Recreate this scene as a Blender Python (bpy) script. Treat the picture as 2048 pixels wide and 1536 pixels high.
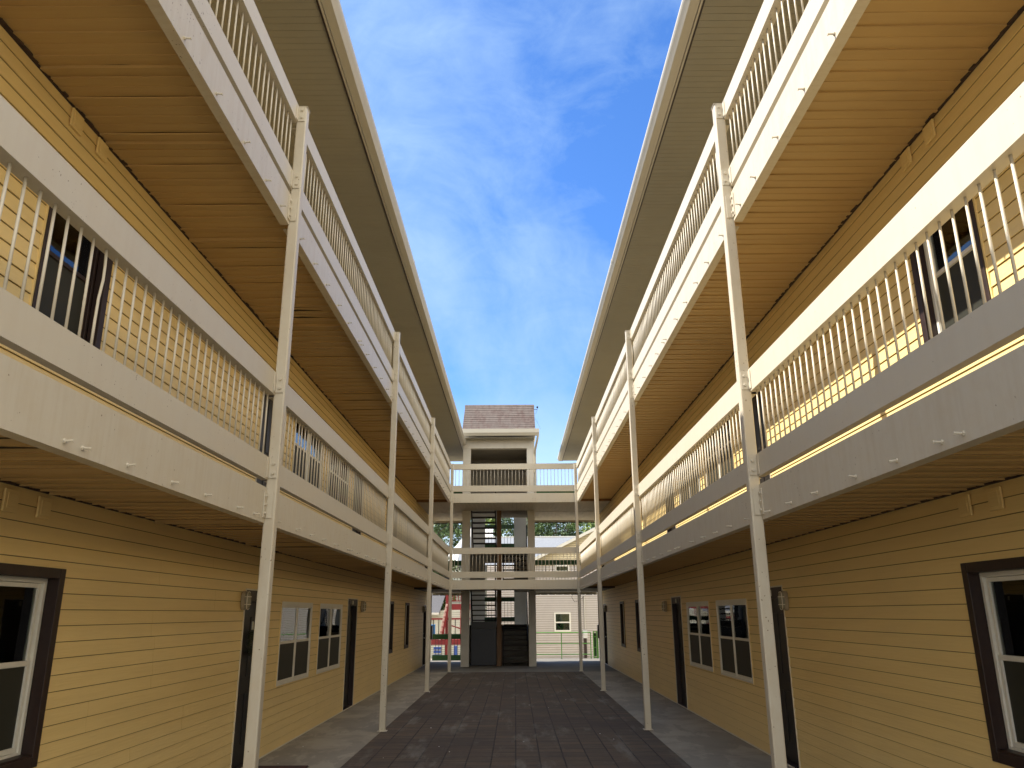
import bpy, math, random
from mathutils import Vector, Matrix
random.seed(7)
R = math.radians
for o in list(bpy.data.objects): bpy.data.objects.remove(o)
sc = bpy.context.scene
C = sc.collection

# ------------------------------------------------------------------ camera
FPX, PIT, YAW, ROL = 1560.0, R(16.39), R(-0.122), R(-0.355)
cam = bpy.data.cameras.new("camera"); co = bpy.data.objects.new("camera", cam); C.objects.link(co)
fwd0 = Vector((math.sin(YAW), math.cos(YAW), 0)); r0 = Vector((math.cos(YAW), -math.sin(YAW), 0)); up0 = Vector((0, 0, 1))
fw = fwd0 * math.cos(PIT) + up0 * math.sin(PIT); up = -fwd0 * math.sin(PIT) + up0 * math.cos(PIT)
rx = r0 * math.cos(ROL) + up * math.sin(ROL); ry = -r0 * math.sin(ROL) + up * math.cos(ROL)
M = Matrix((rx, ry, -fw)).transposed().to_4x4(); M.translation = Vector((0, 0, 1.8))
co.matrix_world = M
cam.sensor_width = 36; cam.lens = FPX / 2048 * 36; cam.clip_end = 2000; cam.clip_start = 0.05
sc.camera = co

# ------------------------------------------------------------------ sun, sky, exposure
SUN_EL, SUN_AZ = R(49.3), R(-86.0)      # azimuth from +Y towards +X: the sun stands over the left wing
sdir = Vector((math.sin(SUN_AZ) * math.cos(SUN_EL), math.cos(SUN_AZ) * math.cos(SUN_EL), math.sin(SUN_EL)))
sl = bpy.data.lights.new("sun", 'SUN'); sl.energy = 2.6; sl.angle = R(0.5); sl.color = (1.0, 0.93, 0.82)
so = bpy.data.objects.new("sun", sl); C.objects.link(so)
so.rotation_euler = (-sdir).to_track_quat('-Z', 'Y').to_euler(); so.location = (-30, 5, 40)

w = bpy.data.worlds.new("World"); sc.world = w; w.use_nodes = True
nt = w.node_tree; N = nt.nodes; L = nt.links; N.clear()
def nd(t, **k):
    n = N.new(t)
    for a, b in k.items(): setattr(n, a, b)
    return n
sky = nd('ShaderNodeTexSky', sky_type='NISHITA', sun_disc=False, sun_elevation=SUN_EL, sun_rotation=SUN_AZ)
sky.air_density = 1.0; sky.dust_density = 0.3; sky.ozone_density = 3.0
tc = nd('ShaderNodeTexCoord'); sep = nd('ShaderNodeSeparateXYZ'); L.new(tc.outputs['Generated'], sep.inputs[0])
def math_(op, a, b=None, c=None):
    n = nd('ShaderNodeMath', operation=op)
    for i, v in enumerate((a, b, c)):
        if v is None: continue
        if isinstance(v, (int, float)): n.inputs[i].default_value = v
        else: L.new(v, n.inputs[i])
    return n.outputs[0]
zz = math_('MAXIMUM', sep.outputs[2], 0.06)
cx = math_('DIVIDE', sep.outputs[0], zz); cy = math_('DIVIDE', sep.outputs[1], zz)
cmb = nd('ShaderNodeVectorMath', operation='NORMALIZE'); L.new(tc.outputs['Generated'], cmb.inputs[0])
def wnoise(scale, detail, rough, dist, loc, rot, scl):
    mp = nd('ShaderNodeMapping'); mp.inputs['Location'].default_value = loc; mp.inputs['Rotation'].default_value = rot; mp.inputs['Scale'].default_value = scl
    L.new(cmb.outputs[0], mp.inputs[0])
    n = nd('ShaderNodeTexNoise'); n.inputs['Scale'].default_value = scale; n.inputs['Detail'].default_value = detail
    n.inputs['Roughness'].default_value = rough; n.inputs['Distortion'].default_value = dist
    L.new(mp.outputs[0], n.inputs['Vector']); return n.outputs['Fac']
n1 = wnoise(4.2, 10, .60, .55, (3.1, 1.7, 0.4), (0.2, 0.5, R(35)), (1.0, 1.35, 1.15))
n2 = wnoise(1.7, 3, .5, .2, (7.3, 2.2, 1), (0, 0, 0), (1, 1, 1))
n3 = wnoise(13.0, 8, .62, .8, (1.3, 5.2, 0), (R(30), R(20), R(-25)), (1.0, 2.0, 1.3))
def mr(v, a, b, c, d):
    n = nd('ShaderNodeMapRange'); n.clamp = True
    for i, q in zip((1, 2, 3, 4), (a, b, c, d)): n.inputs[i].default_value = q
    L.new(v, n.inputs[0]); return n.outputs[0]
side = mr(sep.outputs[0], -0.16, 0.14, 0.085, -0.085)         # more cirrus on the west side of the sky
hor = mr(sep.outputs[2], 0.15, 0.5, 0.10, -0.01)
base = math_('ADD', math_('ADD', math_('MULTIPLY', n1, .56), math_('MULTIPLY', n2, .30)), math_('MULTIPLY', n3, .18))
cl = math_('ADD', math_('ADD', base, side), hor)
fac = mr(cl, 0.44, 0.74, 0.0, 0.9)
hs = nd('ShaderNodeMix', data_type='RGBA', blend_type='MULTIPLY'); hs.inputs[0].default_value = 1
L.new(sky.outputs[0], hs.inputs[6]); hs.inputs[7].default_value = (0.42, 0.68, 1.02, 1)
mix = nd('ShaderNodeMix', data_type='RGBA'); L.new(fac, mix.inputs[0]); L.new(hs.outputs[2], mix.inputs[6])
mix.inputs[7].default_value = (2.0, 2.9, 4.1, 1)
# pale bright air low over the horizon plus unseen fill glow added behind camera
low = mr(sep.outputs[2], 0.05, 0.27, 1.0, 0.0)
m2 = nd('ShaderNodeMix', data_type='RGBA'); L.new(low, m2.inputs[0]); L.new(mix.outputs[2], m2.inputs[6]); m2.inputs[7].default_value = (3.6, 4.4, 4.9, 1)
sky_fill = math_('MULTIPLY', mr(math_('ADD', math_('SUBTRACT', sep.outputs[1], math_('MULTIPLY', sep.outputs[0], .75)), math_('MULTIPLY', n2, .3)), 0.05, -0.35, 0.0, 1.0), mr(sep.outputs[2], -.02, .1, 0.0, 1.0))
m3 = nd('ShaderNodeMix', data_type='RGBA'); L.new(sky_fill, m3.inputs[0]); L.new(m2.outputs[2], m3.inputs[6]); m3.inputs[7].default_value = (9.2, 8.9, 8.2, 1)
mix = m3
bg = nd('ShaderNodeBackground'); bg.inputs[1].default_value = 0.07; L.new(mix.outputs[2], bg.inputs[0])
ow = nd('ShaderNodeOutputWorld'); L.new(bg.outputs[0], ow.inputs[0])
sc.view_settings.view_transform = 'Standard'; sc.view_settings.look = 'None'
sc.view_settings.exposure = 1.98; sc.view_settings.gamma = 1
sc.cycles.max_bounces = 10; sc.cycles.diffuse_bounces = 7; sc.cycles.transparent_max_bounces = 12
sc.cycles.sample_clamp_indirect = 6

# ------------------------------------------------------------------ materials
def mat(name, col, rough=.6, metal=0, spec=.5, var=0, vscale=3, vcol=None, bump=0, bscale=60, bdist=.002, stretch=(1, 1, 1), var2=0, v2scale=.5, v2col=None, v2stretch=(1, 1, 1), coat=0):
    m = bpy.data.materials.new(name); m.use_nodes = True; t = m.node_tree; n = t.nodes; l = t.links
    b = n['Principled BSDF']; b.inputs['Roughness'].default_value = rough; b.inputs['Metallic'].default_value = metal
    b.inputs['Specular IOR Level'].default_value = spec; b.inputs['Coat Weight'].default_value = coat
    b.inputs['Base Color'].default_value = (*col, 1)
    tcn = n.new('ShaderNodeTexCoord')
    cur = None
    def layer(cur, amt, scale, c2, st):
        mp = n.new('ShaderNodeMapping'); mp.inputs['Scale'].default_value = st; l.new(tcn.outputs['Object'], mp.inputs[0])
        no = n.new('ShaderNodeTexNoise'); no.inputs['Scale'].default_value = scale; no.inputs['Detail'].default_value = 6; no.inputs['Roughness'].default_value = .65
        l.new(mp.outputs[0], no.inputs[0])
        r = n.new('ShaderNodeMapRange'); r.inputs[1].default_value = .45; r.inputs[2].default_value = .64; r.inputs[4].default_value = amt
        l.new(no.outputs[0], r.inputs[0])
        mx = n.new('ShaderNodeMix'); mx.data_type = 'RGBA'; l.new(r.outputs[0], mx.inputs[0])
        if cur is None: mx.inputs[6].default_value = (*col, 1)
        else: l.new(cur, mx.inputs[6])
        mx.inputs[7].default_value = (*c2, 1)
        return mx.outputs[2]
    if var: cur = layer(cur, var, vscale, vcol or tuple(c * .6 for c in col), stretch)
    if var2: cur = layer(cur, var2, v2scale, v2col or tuple(c * .6 for c in col), v2stretch)
    if cur is not None: l.new(cur, b.inputs['Base Color'])
    if bump:
        mp = n.new('ShaderNodeMapping'); mp.inputs['Scale'].default_value = stretch; l.new(tcn.outputs['Object'], mp.inputs[0])
        no = n.new('ShaderNodeTexNoise'); no.inputs['Scale'].default_value = bscale; no.inputs['Detail'].default_value = 4; l.new(mp.outputs[0], no.inputs[0])
        bu = n.new('ShaderNodeBump'); bu.inputs['Strength'].default_value = bump; bu.inputs['Distance'].default_value = bdist
        l.new(no.outputs[0], bu.inputs['Height']); l.new(bu.outputs[0], b.inputs['Normal'])
    return m
def specks(key, scale, thr, col=(.10, .05, .02)):
    """small rust and chip marks on painted metal"""
    m = M_[key]; t = m.node_tree; n = t.nodes; l = t.links; b = n['Principled BSDF']; cur = b.inputs['Base Color'].links[0].from_socket
    tcn = n.new('ShaderNodeTexCoord'); no = n.new('ShaderNodeTexNoise'); no.inputs['Scale'].default_value = scale; no.inputs['Detail'].default_value = 2; l.new(tcn.outputs['Object'], no.inputs[0])
    nb = n.new('ShaderNodeTexNoise'); nb.inputs['Scale'].default_value = 1.3; l.new(tcn.outputs['Object'], nb.inputs[0])
    ad = n.new('ShaderNodeMath'); ad.operation = 'MULTIPLY_ADD'; l.new(nb.outputs[0], ad.inputs[0]); ad.inputs[1].default_value = .3; l.new(no.outputs[0], ad.inputs[2])
    r = n.new('ShaderNodeMapRange'); r.inputs[1].default_value = thr + .16; r.inputs[2].default_value = thr + .20; r.inputs[4].default_value = .8; l.new(ad.outputs[0], r.inputs[0])
    mx = n.new('ShaderNodeMix'); mx.data_type = 'RGBA'; l.new(r.outputs[0], mx.inputs[0]); l.new(cur, mx.inputs[6]); mx.inputs[7].default_value = (*col, 1); l.new(mx.outputs[2], b.inputs['Base Color'])
VIN = (.81, .615, .265)
M_ = {}
M_['siding'] = mat('yellow_vinyl', VIN, .48, var=.25, vscale=1.2, vcol=(.74, .545, .22), bump=.35, bscale=9, bdist=.006, stretch=(1, .35, 6), var2=.2, v2scale=3.5, v2col=(.62, .48, .24), v2stretch=(1, .25, 1.2))
M_['lap_shade'] = mat('painted_lap_shadow', (.15, .105, .045), .9)  # dark strips paint the shadow line under every siding lap
M_['vinyl_soffit'] = mat('tan_vinyl', (.47, .32, .13), .5, var=.35, vscale=1.5, vcol=(.38, .25, .10), bump=.4, bscale=5, bdist=.008, stretch=(.6, 3, 1), var2=.12, v2scale=3, v2col=(.32, .20, .08), v2stretch=(.3, 6, 1))
M_['paint'] = mat('cream_steel_paint', (.55, .505, .41), .42, var=.28, vscale=2.0, vcol=(.56, .48, .35), bump=.25, bscale=6, bdist=.004, stretch=(1, .6, 1.6), var2=.22, v2scale=5, v2col=(.50, .43, .33), v2stretch=(1, 2.5, .25))
M_['paint_dirty'] = mat('cream_steel_paint_worn', (.55, .505, .41), .42, var=.3, vscale=7, vcol=(.50, .42, .30), bump=.25, bscale=9, bdist=.004, var2=.30, v2scale=5, v2col=(.45, .38, .27), v2stretch=(1, 4, .3))
M_['bolt'] = mat('bolt_steel', (.45, .40, .34), .45, metal=.2)
M_['trim'] = mat('cream_trim', (.70, .64, .50), .45, var=.2, vscale=4)
M_['gutter'] = mat('cream_gutter', (.52, .485, .40), .38, var=.3, vscale=1.0, vcol=(.44, .40, .31), stretch=(1, .4, 1))
M_['roof_soffit'] = mat('beige_soffit', (.32, .30, .235), .55, var=.3, vscale=1.2, vcol=(.26, .24, .18), stretch=(1, 2, 1))
M_['brown'] = mat('dark_brown_trim', (.020, .008, .006), .5, var=.4, vscale=14, vcol=(.035, .016, .010), bump=.2, bscale=40)
M_['white'] = mat('white_vinyl_frame', (.72, .70, .62), .4, var=.15, vscale=9, vcol=(.52, .49, .42))
M_['door'] = mat('black_brown_door', (.010, .008, .007), .42, var=.4, vscale=5, vcol=(.016, .013, .010))
M_['black'] = mat('black_gap', (.010, .008, .007), .9)
M_['unlit_room'] = mat('dark_room', (.018, .018, .014), .95)  # flat dark colour stands in for unlit rooms behind the windows
M_['blind'] = mat('pale_blind', (.66, .67, .56), .7)
M_['debris'] = mat('gap_debris', (.06, .035, .022), .95, var=.6, vscale=30, vcol=(.02, .012, .01))
M_['shingle2'] = mat('grey_shingle', (.20, .215, .24), .9, var=.5, vscale=8, vcol=(.12, .13, .15), stretch=(1, 1, 3))
M_['darkshingle'] = mat('charcoal_shingle', (.10, .10, .11), .9, var=.5, vscale=14, vcol=(.06, .06, .07))
M_['concrete'] = mat('walkway_concrete', (.34, .30, .225), .8, var=.75, vscale=1.5, vcol=(.22, .195, .15), bump=.3, bscale=50, bdist=.004, var2=.55, v2scale=.9, v2col=(.20, .18, .14), v2stretch=(1.6, .5, 1))
for n_ in [q for q in M_['concrete'].node_tree.nodes if q.type == 'MAP_RANGE'][1:]: n_.inputs[1].default_value = .50; n_.inputs[2].default_value = .525
M_['tower'] = mat('tower_cladding', (.60, .57, .50), .5, var=.25, vscale=2.5, vcol=(.40, .36, .28))
fade = M_['siding'].node_tree
for n_ in [q for q in fade.nodes if q.type == 'MAP_RANGE'][:1]: n_.inputs[4].default_value = .45
specks('paint', 55, .73); specks('paint_dirty', 42, .715)
M_['slab'] = mat('grey_slab', (.18, .165, .14), .85, var=.5, vscale=1.4, vcol=(.27, .255, .22), bump=.3, bscale=50, bdist=.004)
M_['ground'] = mat('dry_ground', (.42, .36, .27), .95, var=.5, vscale=.8, vcol=(.26, .25, .14), bump=.5, bscale=8, bdist=.03)
M_['green'] = mat('green_board_paint', (.018, .085, .022), .5, var=.35, vscale=9, vcol=(.010, .05, .015))
M_['lime'] = mat('bright_green_rail_paint', (.12, .42, .06), .4, var=.3, vscale=12, vcol=(.06, .25, .04))
M_['red'] = mat('red_deck_paint', (.22, .018, .022), .55, var=.35, vscale=9, vcol=(.20, .025, .025))
M_['pink'] = mat('pinkish_white_paint', (.72, .55, .48), .6, var=.3, vscale=8, vcol=(.6, .4, .34))
M_['blue'] = mat('blue_plastic', (.03, .24, .60), .35, var=.2, vscale=8)
M_['darkblue'] = mat('navy_plastic', (.03, .08, .32), .4)
M_['pinksiding'] = mat('pinkish_grey_siding', (.50, .46, .425), .6, var=.15, vscale=2)
M_['whitesiding'] = mat('off_white_siding', (.62, .62, .52), .6, var=.15, vscale=3)
M_['bgbeige'] = mat('beige_siding', (.62, .54, .36), .6, var=.15, vscale=2)
M_['wood'] = mat('brown_wood', (.17, .085, .03), .6, var=.5, vscale=5, vcol=(.09, .045, .018), stretch=(3, 3, .3), bump=.3, bscale=20)
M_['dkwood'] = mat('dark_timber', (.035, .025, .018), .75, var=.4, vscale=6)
M_['tower'] = mat('tower_cladding', (.60, .57, .50), .5, var=.25, vscale=2.5, vcol=(.40, .36, .28))
M_['panel'] = mat('grey_stair_panel', (.62, .62, .60), .55, var=.25, vscale=2)
M_['navy'] = mat('slate_blue_panel', (.024, .027, .038), .45, var=.3, vscale=4)
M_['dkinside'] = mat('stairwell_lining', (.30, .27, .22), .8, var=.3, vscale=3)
M_['plank'] = mat('beige_plank_soffit', (.42, .37, .28), .6, var=.4, vscale=2.5, vcol=(.28, .24, .17), stretch=(4, .4, 1))
M_['lamp'] = mat('lamp_housing', (.38, .32, .22), .5, var=.3, vscale=20)
M_['lens'] = mat('lamp_lens', (.30, .28, .20), .25)
M_['metal'] = mat('satin_metal', (.55, .53, .48), .3, metal=1)
M_['mat'] = mat('red_brown_doormat', (.07, .025, .02), .95, var=.9, vscale=14, vcol=(.015, .012, .01), bump=.8, bscale=120, bdist=.01)
M_['wreath'] = mat('dark_green_needles', (.025, .035, .015), .8)
M_['ribbon'] = mat('pale_ribbon', (.6, .57, .45), .7)
M_['leaf'] = mat('leaf_mid', (.07, .12, .028), .6, var=.7, vscale=.7, vcol=(.04, .075, .02))
M_['leaf2'] = mat('leaf_light', (.15, .21, .035), .6, var=.6, vscale=.7, vcol=(.08, .13, .025))
M_['leaf3'] = mat('leaf_dark', (.035, .065, .022), .6, var=.6, vscale=.7, vcol=(.06, .10, .03))
M_['bark'] = mat('bark', (.09, .065, .045), .9, var=.5, vscale=4, bump=.6, bscale=12, bdist=.02)
M_['grass'] = mat('grass_green', (.07, .13, .03), .9, var=.6, vscale=3)
M_['paper'] = mat('white_scrap', (.7, .7, .66), .8)

def glass(name, tint):
    m = bpy.data.materials.new(name); m.use_nodes = True; t = m.node_tree; n = t.nodes; l = t.links; n.clear()
    o = n.new('ShaderNodeOutputMaterial'); tr = n.new('ShaderNodeBsdfTransparent'); tr.inputs[0].default_value = (*tint, 1)
    g = n.new('ShaderNodeBsdfGlossy'); g.inputs[1].default_value = .015; g.inputs[0].default_value = (.9, .95, 1, 1)
    f = n.new('ShaderNodeFresnel'); f.inputs[0].default_value = 1.75
    no = n.new('ShaderNodeTexNoise'); no.inputs['Scale'].default_value = 2.2; tcn = n.new('ShaderNodeTexCoord'); l.new(tcn.outputs['Object'], no.inputs[0])
    bu = n.new('ShaderNodeBump'); bu.inputs['Strength'].default_value = .25; bu.inputs['Distance'].default_value = .006; l.new(no.outputs[0], bu.inputs['Height'])
    l.new(bu.outputs[0], g.inputs['Normal'])
    mx = n.new('ShaderNodeMixShader'); l.new(f.outputs[0], mx.inputs[0]); l.new(tr.outputs[0], mx.inputs[1]); l.new(g.outputs[0], mx.inputs[2]); l.new(mx.outputs[0], o.inputs[0])
    return m
M_['glass'] = glass('window_glass', (.62, .66, .60))
M_['screen'] = mat('dark_insect_screen', (.030, .030, .022), .55, spec=.3, bump=.2, bscale=4)

def brickmat(name, c1, c2, mort, bw, rh, msize, vec, off=.5, rough=.85, extra=None):
    m = bpy.data.materials.new(name); m.use_nodes = True; t = m.node_tree; n = t.nodes; l = t.links; b = n['Principled BSDF']
    b.inputs['Roughness'].default_value = rough
    tcn = n.new('ShaderNodeTexCoord'); mp = n.new('ShaderNodeMapping'); mp.inputs['Rotation'].default_value = vec; l.new(tcn.outputs['Object'], mp.inputs[0])
    nw = n.new('ShaderNodeTexNoise'); nw.inputs['Scale'].default_value = 3; l.new(tcn.outputs['Object'], nw.inputs[0])
    ad = n.new('ShaderNodeVectorMath'); ad.operation = 'MULTIPLY_ADD'; ad.inputs[1].default_value = (.012, .012, 0); l.new(nw.outputs['Color'], ad.inputs[0]); l.new(mp.outputs[0], ad.inputs[2])
    br = n.new('ShaderNodeTexBrick'); br.offset = off; br.inputs['Scale'].default_value = 1
    br.inputs['Brick Width'].default_value = bw; br.inputs['Row Height'].default_value = rh; br.inputs['Mortar Size'].default_value = msize
    br.inputs['Mortar Smooth'].default_value = .3
    br.inputs[1].default_value = (*c1, 1); br.inputs[2].default_value = (*c2, 1); br.inputs[3].default_value = (*mort, 1); l.new(ad.outputs[0], br.inputs[0])
    cur = br.outputs[0]
    hgt = br.outputs['Fac']
    if extra: cur = extra(n, l, tcn, mp, ad, cur, br)
    l.new(cur, b.inputs['Base Color'])
    bu = n.new('ShaderNodeBump'); bu.invert = True; bu.inputs['Strength'].default_value = .6; bu.inputs['Distance'].default_value = .006
    l.new(hgt, bu.inputs['Height']); l.new(bu.outputs[0], b.inputs['Normal'])
    return m
def paver_extra(n, l, tcn, mp, ad, cur, br):
    b2 = n.new('ShaderNodeTexBrick'); b2.offset = 0; b2.inputs['Scale'].default_value = 1
    b2.inputs['Brick Width'].default_value = .312; b2.inputs['Row Height'].default_value = .1035; b2.inputs['Mortar Size'].default_value = .0035
    b2.inputs[1].default_value = (.85, .85, .85, 1); b2.inputs[2].default_value = (1.2, 1.15, 1.1, 1); b2.inputs[3].default_value = (.6, .6, .6, 1); l.new(ad.outputs[0], b2.inputs[0])
    m1 = n.new('ShaderNodeMix'); m1.data_type = 'RGBA'; m1.blend_type = 'MULTIPLY'; m1.inputs[0].default_value = .8; l.new(cur, m1.inputs[6]); l.new(b2.outputs[0], m1.inputs[7])
    out = m1.outputs[2]
    for sc_, st, lo, hi, amt, c in ((.55, (1, 1, 1), .48, .62, .65, (.05, .04, .03)), (.9, (2.4, .5, 1), .54, .66, .7, (.22, .205, .17)), (7, (.5, 3, 1), .53, .66, .45, (.16, .145, .12)), (.35, (1, 1, 1), .48, .6, .5, (.06, .042, .03)), (30, (.4, 1.6, 1), .5, .66, .45, (.05, .042, .035))):
        p = n.new('ShaderNodeMapping'); p.inputs['Scale'].default_value = st; p.inputs['Location'].default_value = (sc_ * 3, 1.7, 0); l.new(tcn.outputs['Object'], p.inputs[0])
        no = n.new('ShaderNodeTexNoise'); no.inputs['Scale'].default_value = sc_; no.inputs['Detail'].default_value = 7; no.inputs['Roughness'].default_value = .68; l.new(p.outputs[0], no.inputs[0])
        r = n.new('ShaderNodeMapRange'); r.inputs[1].default_value = lo; r.inputs[2].default_value = hi; r.inputs[4].default_value = amt; l.new(no.outputs[0], r.inputs[0])
        mx = n.new('ShaderNodeMix'); mx.data_type = 'RGBA'; l.new(r.outputs[0], mx.inputs[0]); l.new(out, mx.inputs[6]); mx.inputs[7].default_value = (*c, 1); out = mx.outputs[2]
    return out
M_['paver'] = brickmat('brown_pavers', (.118, .082, .050), (.085, .064, .043), (.014, .011, .008), .312, .3105, .010, (0, 0, 0), off=0, extra=paver_extra)
M_['shingle'] = mat('brown_shingle', (.095, .076, .068), .95, var=.9, vscale=5, vcol=(.07, .042, .036), stretch=(1, .3, .3), bump=.6, bscale=60, bdist=.004, var2=.5, v2scale=9, v2col=(.135, .108, .097), v2stretch=(1, .4, .4))

# ------------------------------------------------------------------ mesh helpers
class MB:
    def __init__(s): s.v = []; s.f = []; s.mi = []
    def quad(s, a, b, c, d):
        i = len(s.v); s.v += [a, b, c, d]; s.f.append((i, i + 1, i + 2, i + 3)); return s
    def poly(s, pts):
        i = len(s.v); s.v += list(pts); s.f.append(tuple(range(i, i + len(pts)))); return s
    def box(s, x0, x1, y0, y1, z0, z1):
        if x0 > x1: x0, x1 = x1, x0
        if y0 > y1: y0, y1 = y1, y0
        if z0 > z1: z0, z1 = z1, z0
        i = len(s.v); s.v += [(x0, y0, z0), (x1, y0, z0), (x1, y1, z0), (x0, y1, z0), (x0, y0, z1), (x1, y0, z1), (x1, y1, z1), (x0, y1, z1)]
        s.f += [tuple(i + k for k in q) for q in ((0, 3, 2, 1), (4, 5, 6, 7), (0, 1, 5, 4), (1, 2, 6, 5), (2, 3, 7, 6), (3, 0, 4, 7))]; return s
    def prism(s, prof, axis, a0, a1):
        def P(p, a):
            return {'x': (a, p[0], p[1]), 'y': (p[0], a, p[1]), 'z': (p[0], p[1], a)}[axis]
        n = len(prof); i = len(s.v); s.v += [P(p, a0) for p in prof] + [P(p, a1) for p in prof]
        for k in range(n): s.f.append((i + k, i + (k + 1) % n, i + n + (k + 1) % n, i + n + k))
        s.f.append(tuple(i + k for k in range(n))[::-1]); s.f.append(tuple(i + n + k for k in range(n))); return s
    def tube(s, pts, r, n=8, cap=True):
        pts = [Vector(p) for p in pts]; rs = r if isinstance(r, (list, tuple)) else [r] * len(pts); rings = []
        u = None
        for k, p in enumerate(pts):
            d = (pts[min(k + 1, len(pts) - 1)] - pts[max(k - 1, 0)]).normalized()
            if u is None:
                u = d.cross(Vector((0, 0, 1)) if abs(d.z) < .9 else Vector((1, 0, 0))).normalized()
            else: u = (u - d * u.dot(d)).normalized()
            q = d.cross(u); i = len(s.v)
            for j in range(n):
                a = 2 * math.pi * j / n; s.v.append(tuple(p + (u * math.cos(a) + q * math.sin(a)) * rs[k]))
            rings.append(i)
        for a, b in zip(rings, rings[1:]):
            for j in range(n): s.f.append((a + j, a + (j + 1) % n, b + (j + 1) % n, b + j))
        if cap: s.f.append(tuple(rings[0] + j for j in range(n))[::-1]); s.f.append(tuple(rings[-1] + j for j in range(n)))
        return s
    def beam(s, a, b, w_, h_):
        a, b = Vector(a), Vector(b); d = (b - a).normalized(); u = d.cross(Vector((0, 0, 1)))
        u = u.normalized() if u.length > 1e-4 else Vector((1, 0, 0)); q = u.cross(d); i = len(s.v)
        for p in (a, b):
            for su, sq in ((-1, -1), (1, -1), (1, 1), (-1, 1)): s.v.append(tuple(p + u * su * w_ / 2 + q * sq * h_ / 2))
        s.f += [(i, i + 1, i + 5, i + 4), (i + 1, i + 2, i + 6, i + 5), (i + 2, i + 3, i + 7, i + 6), (i + 3, i, i + 4, i + 7), (i + 3, i + 2, i + 1, i), (i + 4, i + 5, i + 6, i + 7)]
        return s
    def mesh(s, name, m):
        me = bpy.data.meshes.new(name); me.from_pydata(s.v, [], s.f); me.update(); me.materials.append(M_[m] if isinstance(m, str) else m)
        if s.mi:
            me.materials.append(M_['lap_shade'])
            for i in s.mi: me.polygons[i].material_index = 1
        return me
    def build(s, name, m, parent=None, loc=(0, 0, 0), bevel=0, smooth=False):
        me = s.mesh(name, m)
        if smooth:
            for p in me.polygons: p.use_smooth = True
        return link(name, me, parent, loc, bevel)
def link(name, me, parent=None, loc=(0, 0, 0), bevel=0):
    o = bpy.data.objects.new(name, me); C.objects.link(o); o.location = loc
    if parent is not None:
        o.parent = parent
        p = parent.location.copy(); q = parent.parent
        while q is not None: p += q.location; q = q.parent
        o.matrix_parent_inverse = Matrix.Identity(4)
        o.location = Vector(loc) - p if me is not None and loc == (0, 0, 0) else Vector(loc) - p
    if bevel:
        b = o.modifiers.new('bevel', 'BEVEL'); b.width = bevel; b.segments = 2; b.limit_method = 'ANGLE'
    return o
def thing(name, label, cat, loc=(0, 0, 0), group=None):
    o = bpy.data.objects.new(name, None); C.objects.link(o); o.location = loc; o.empty_display_size = .2
    return tag(o, label, cat, group)
def tag(o, label, cat, group=None, kind=None):
    o['label'] = label; o['category'] = cat
    if group: o['group'] = group
    if kind: o['kind'] = kind
    return o
def structure(o): o['kind'] = 'structure'; return o

WEB = {-1: -2.175, 1: 2.15}; POST = {-1: -2.14, 1: 2.116}; WALL = {-1: -3.355, 1: 3.326}
PY = [0.24, 6.89, 13.54, 20.10, 26.70]
SIDE = {-1: 'left', 1: 'right'}
YB, YE = 0.19, 32.4
FLOOR = [0.0, 2.90, 5.79]
CH = [None, (2.567, 2.874), (5.440, 5.757)]
BR = [None, (2.943, 3.143), (5.823, 6.027)]
HR = [None, (3.722, 3.930), (6.590, 6.785)]
SOF = [None, 2.655, 5.535]
CS = .1143
ORD = ['', 'first', 'second', 'third', 'fourth']

# ------------------------------------------------------------------ the setting: ground, paving
g = MB(); g.quad((-400, -400, -.66), (400, -400, -.66), (400, 400, -.66), (-400, 400, -.66)); structure(g.build('ground', 'ground'))
def sheet(name, x0, x1, y0, y1, z, m, thick=.5, nx=1):
    return structure(MB().box(x0, x1, y0, y1, z - thick, z).build(name, m))
sheet('courtyard_paving', -2.155, 2.118, YB, 26.55, 0, 'paver')
sheet('walkway', -3.6, -2.155, YB, 26.55, .004, 'concrete')
sheet('walkway', 2.118, 3.6, YB, 26.55, .004, 'concrete')
sheet('forecourt', -14, 14, -16, YB - .001, .002, 'slab')
sheet('floor_slab', -3.6, 3.6, 26.55, 34.0, -.002, 'slab')

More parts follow.
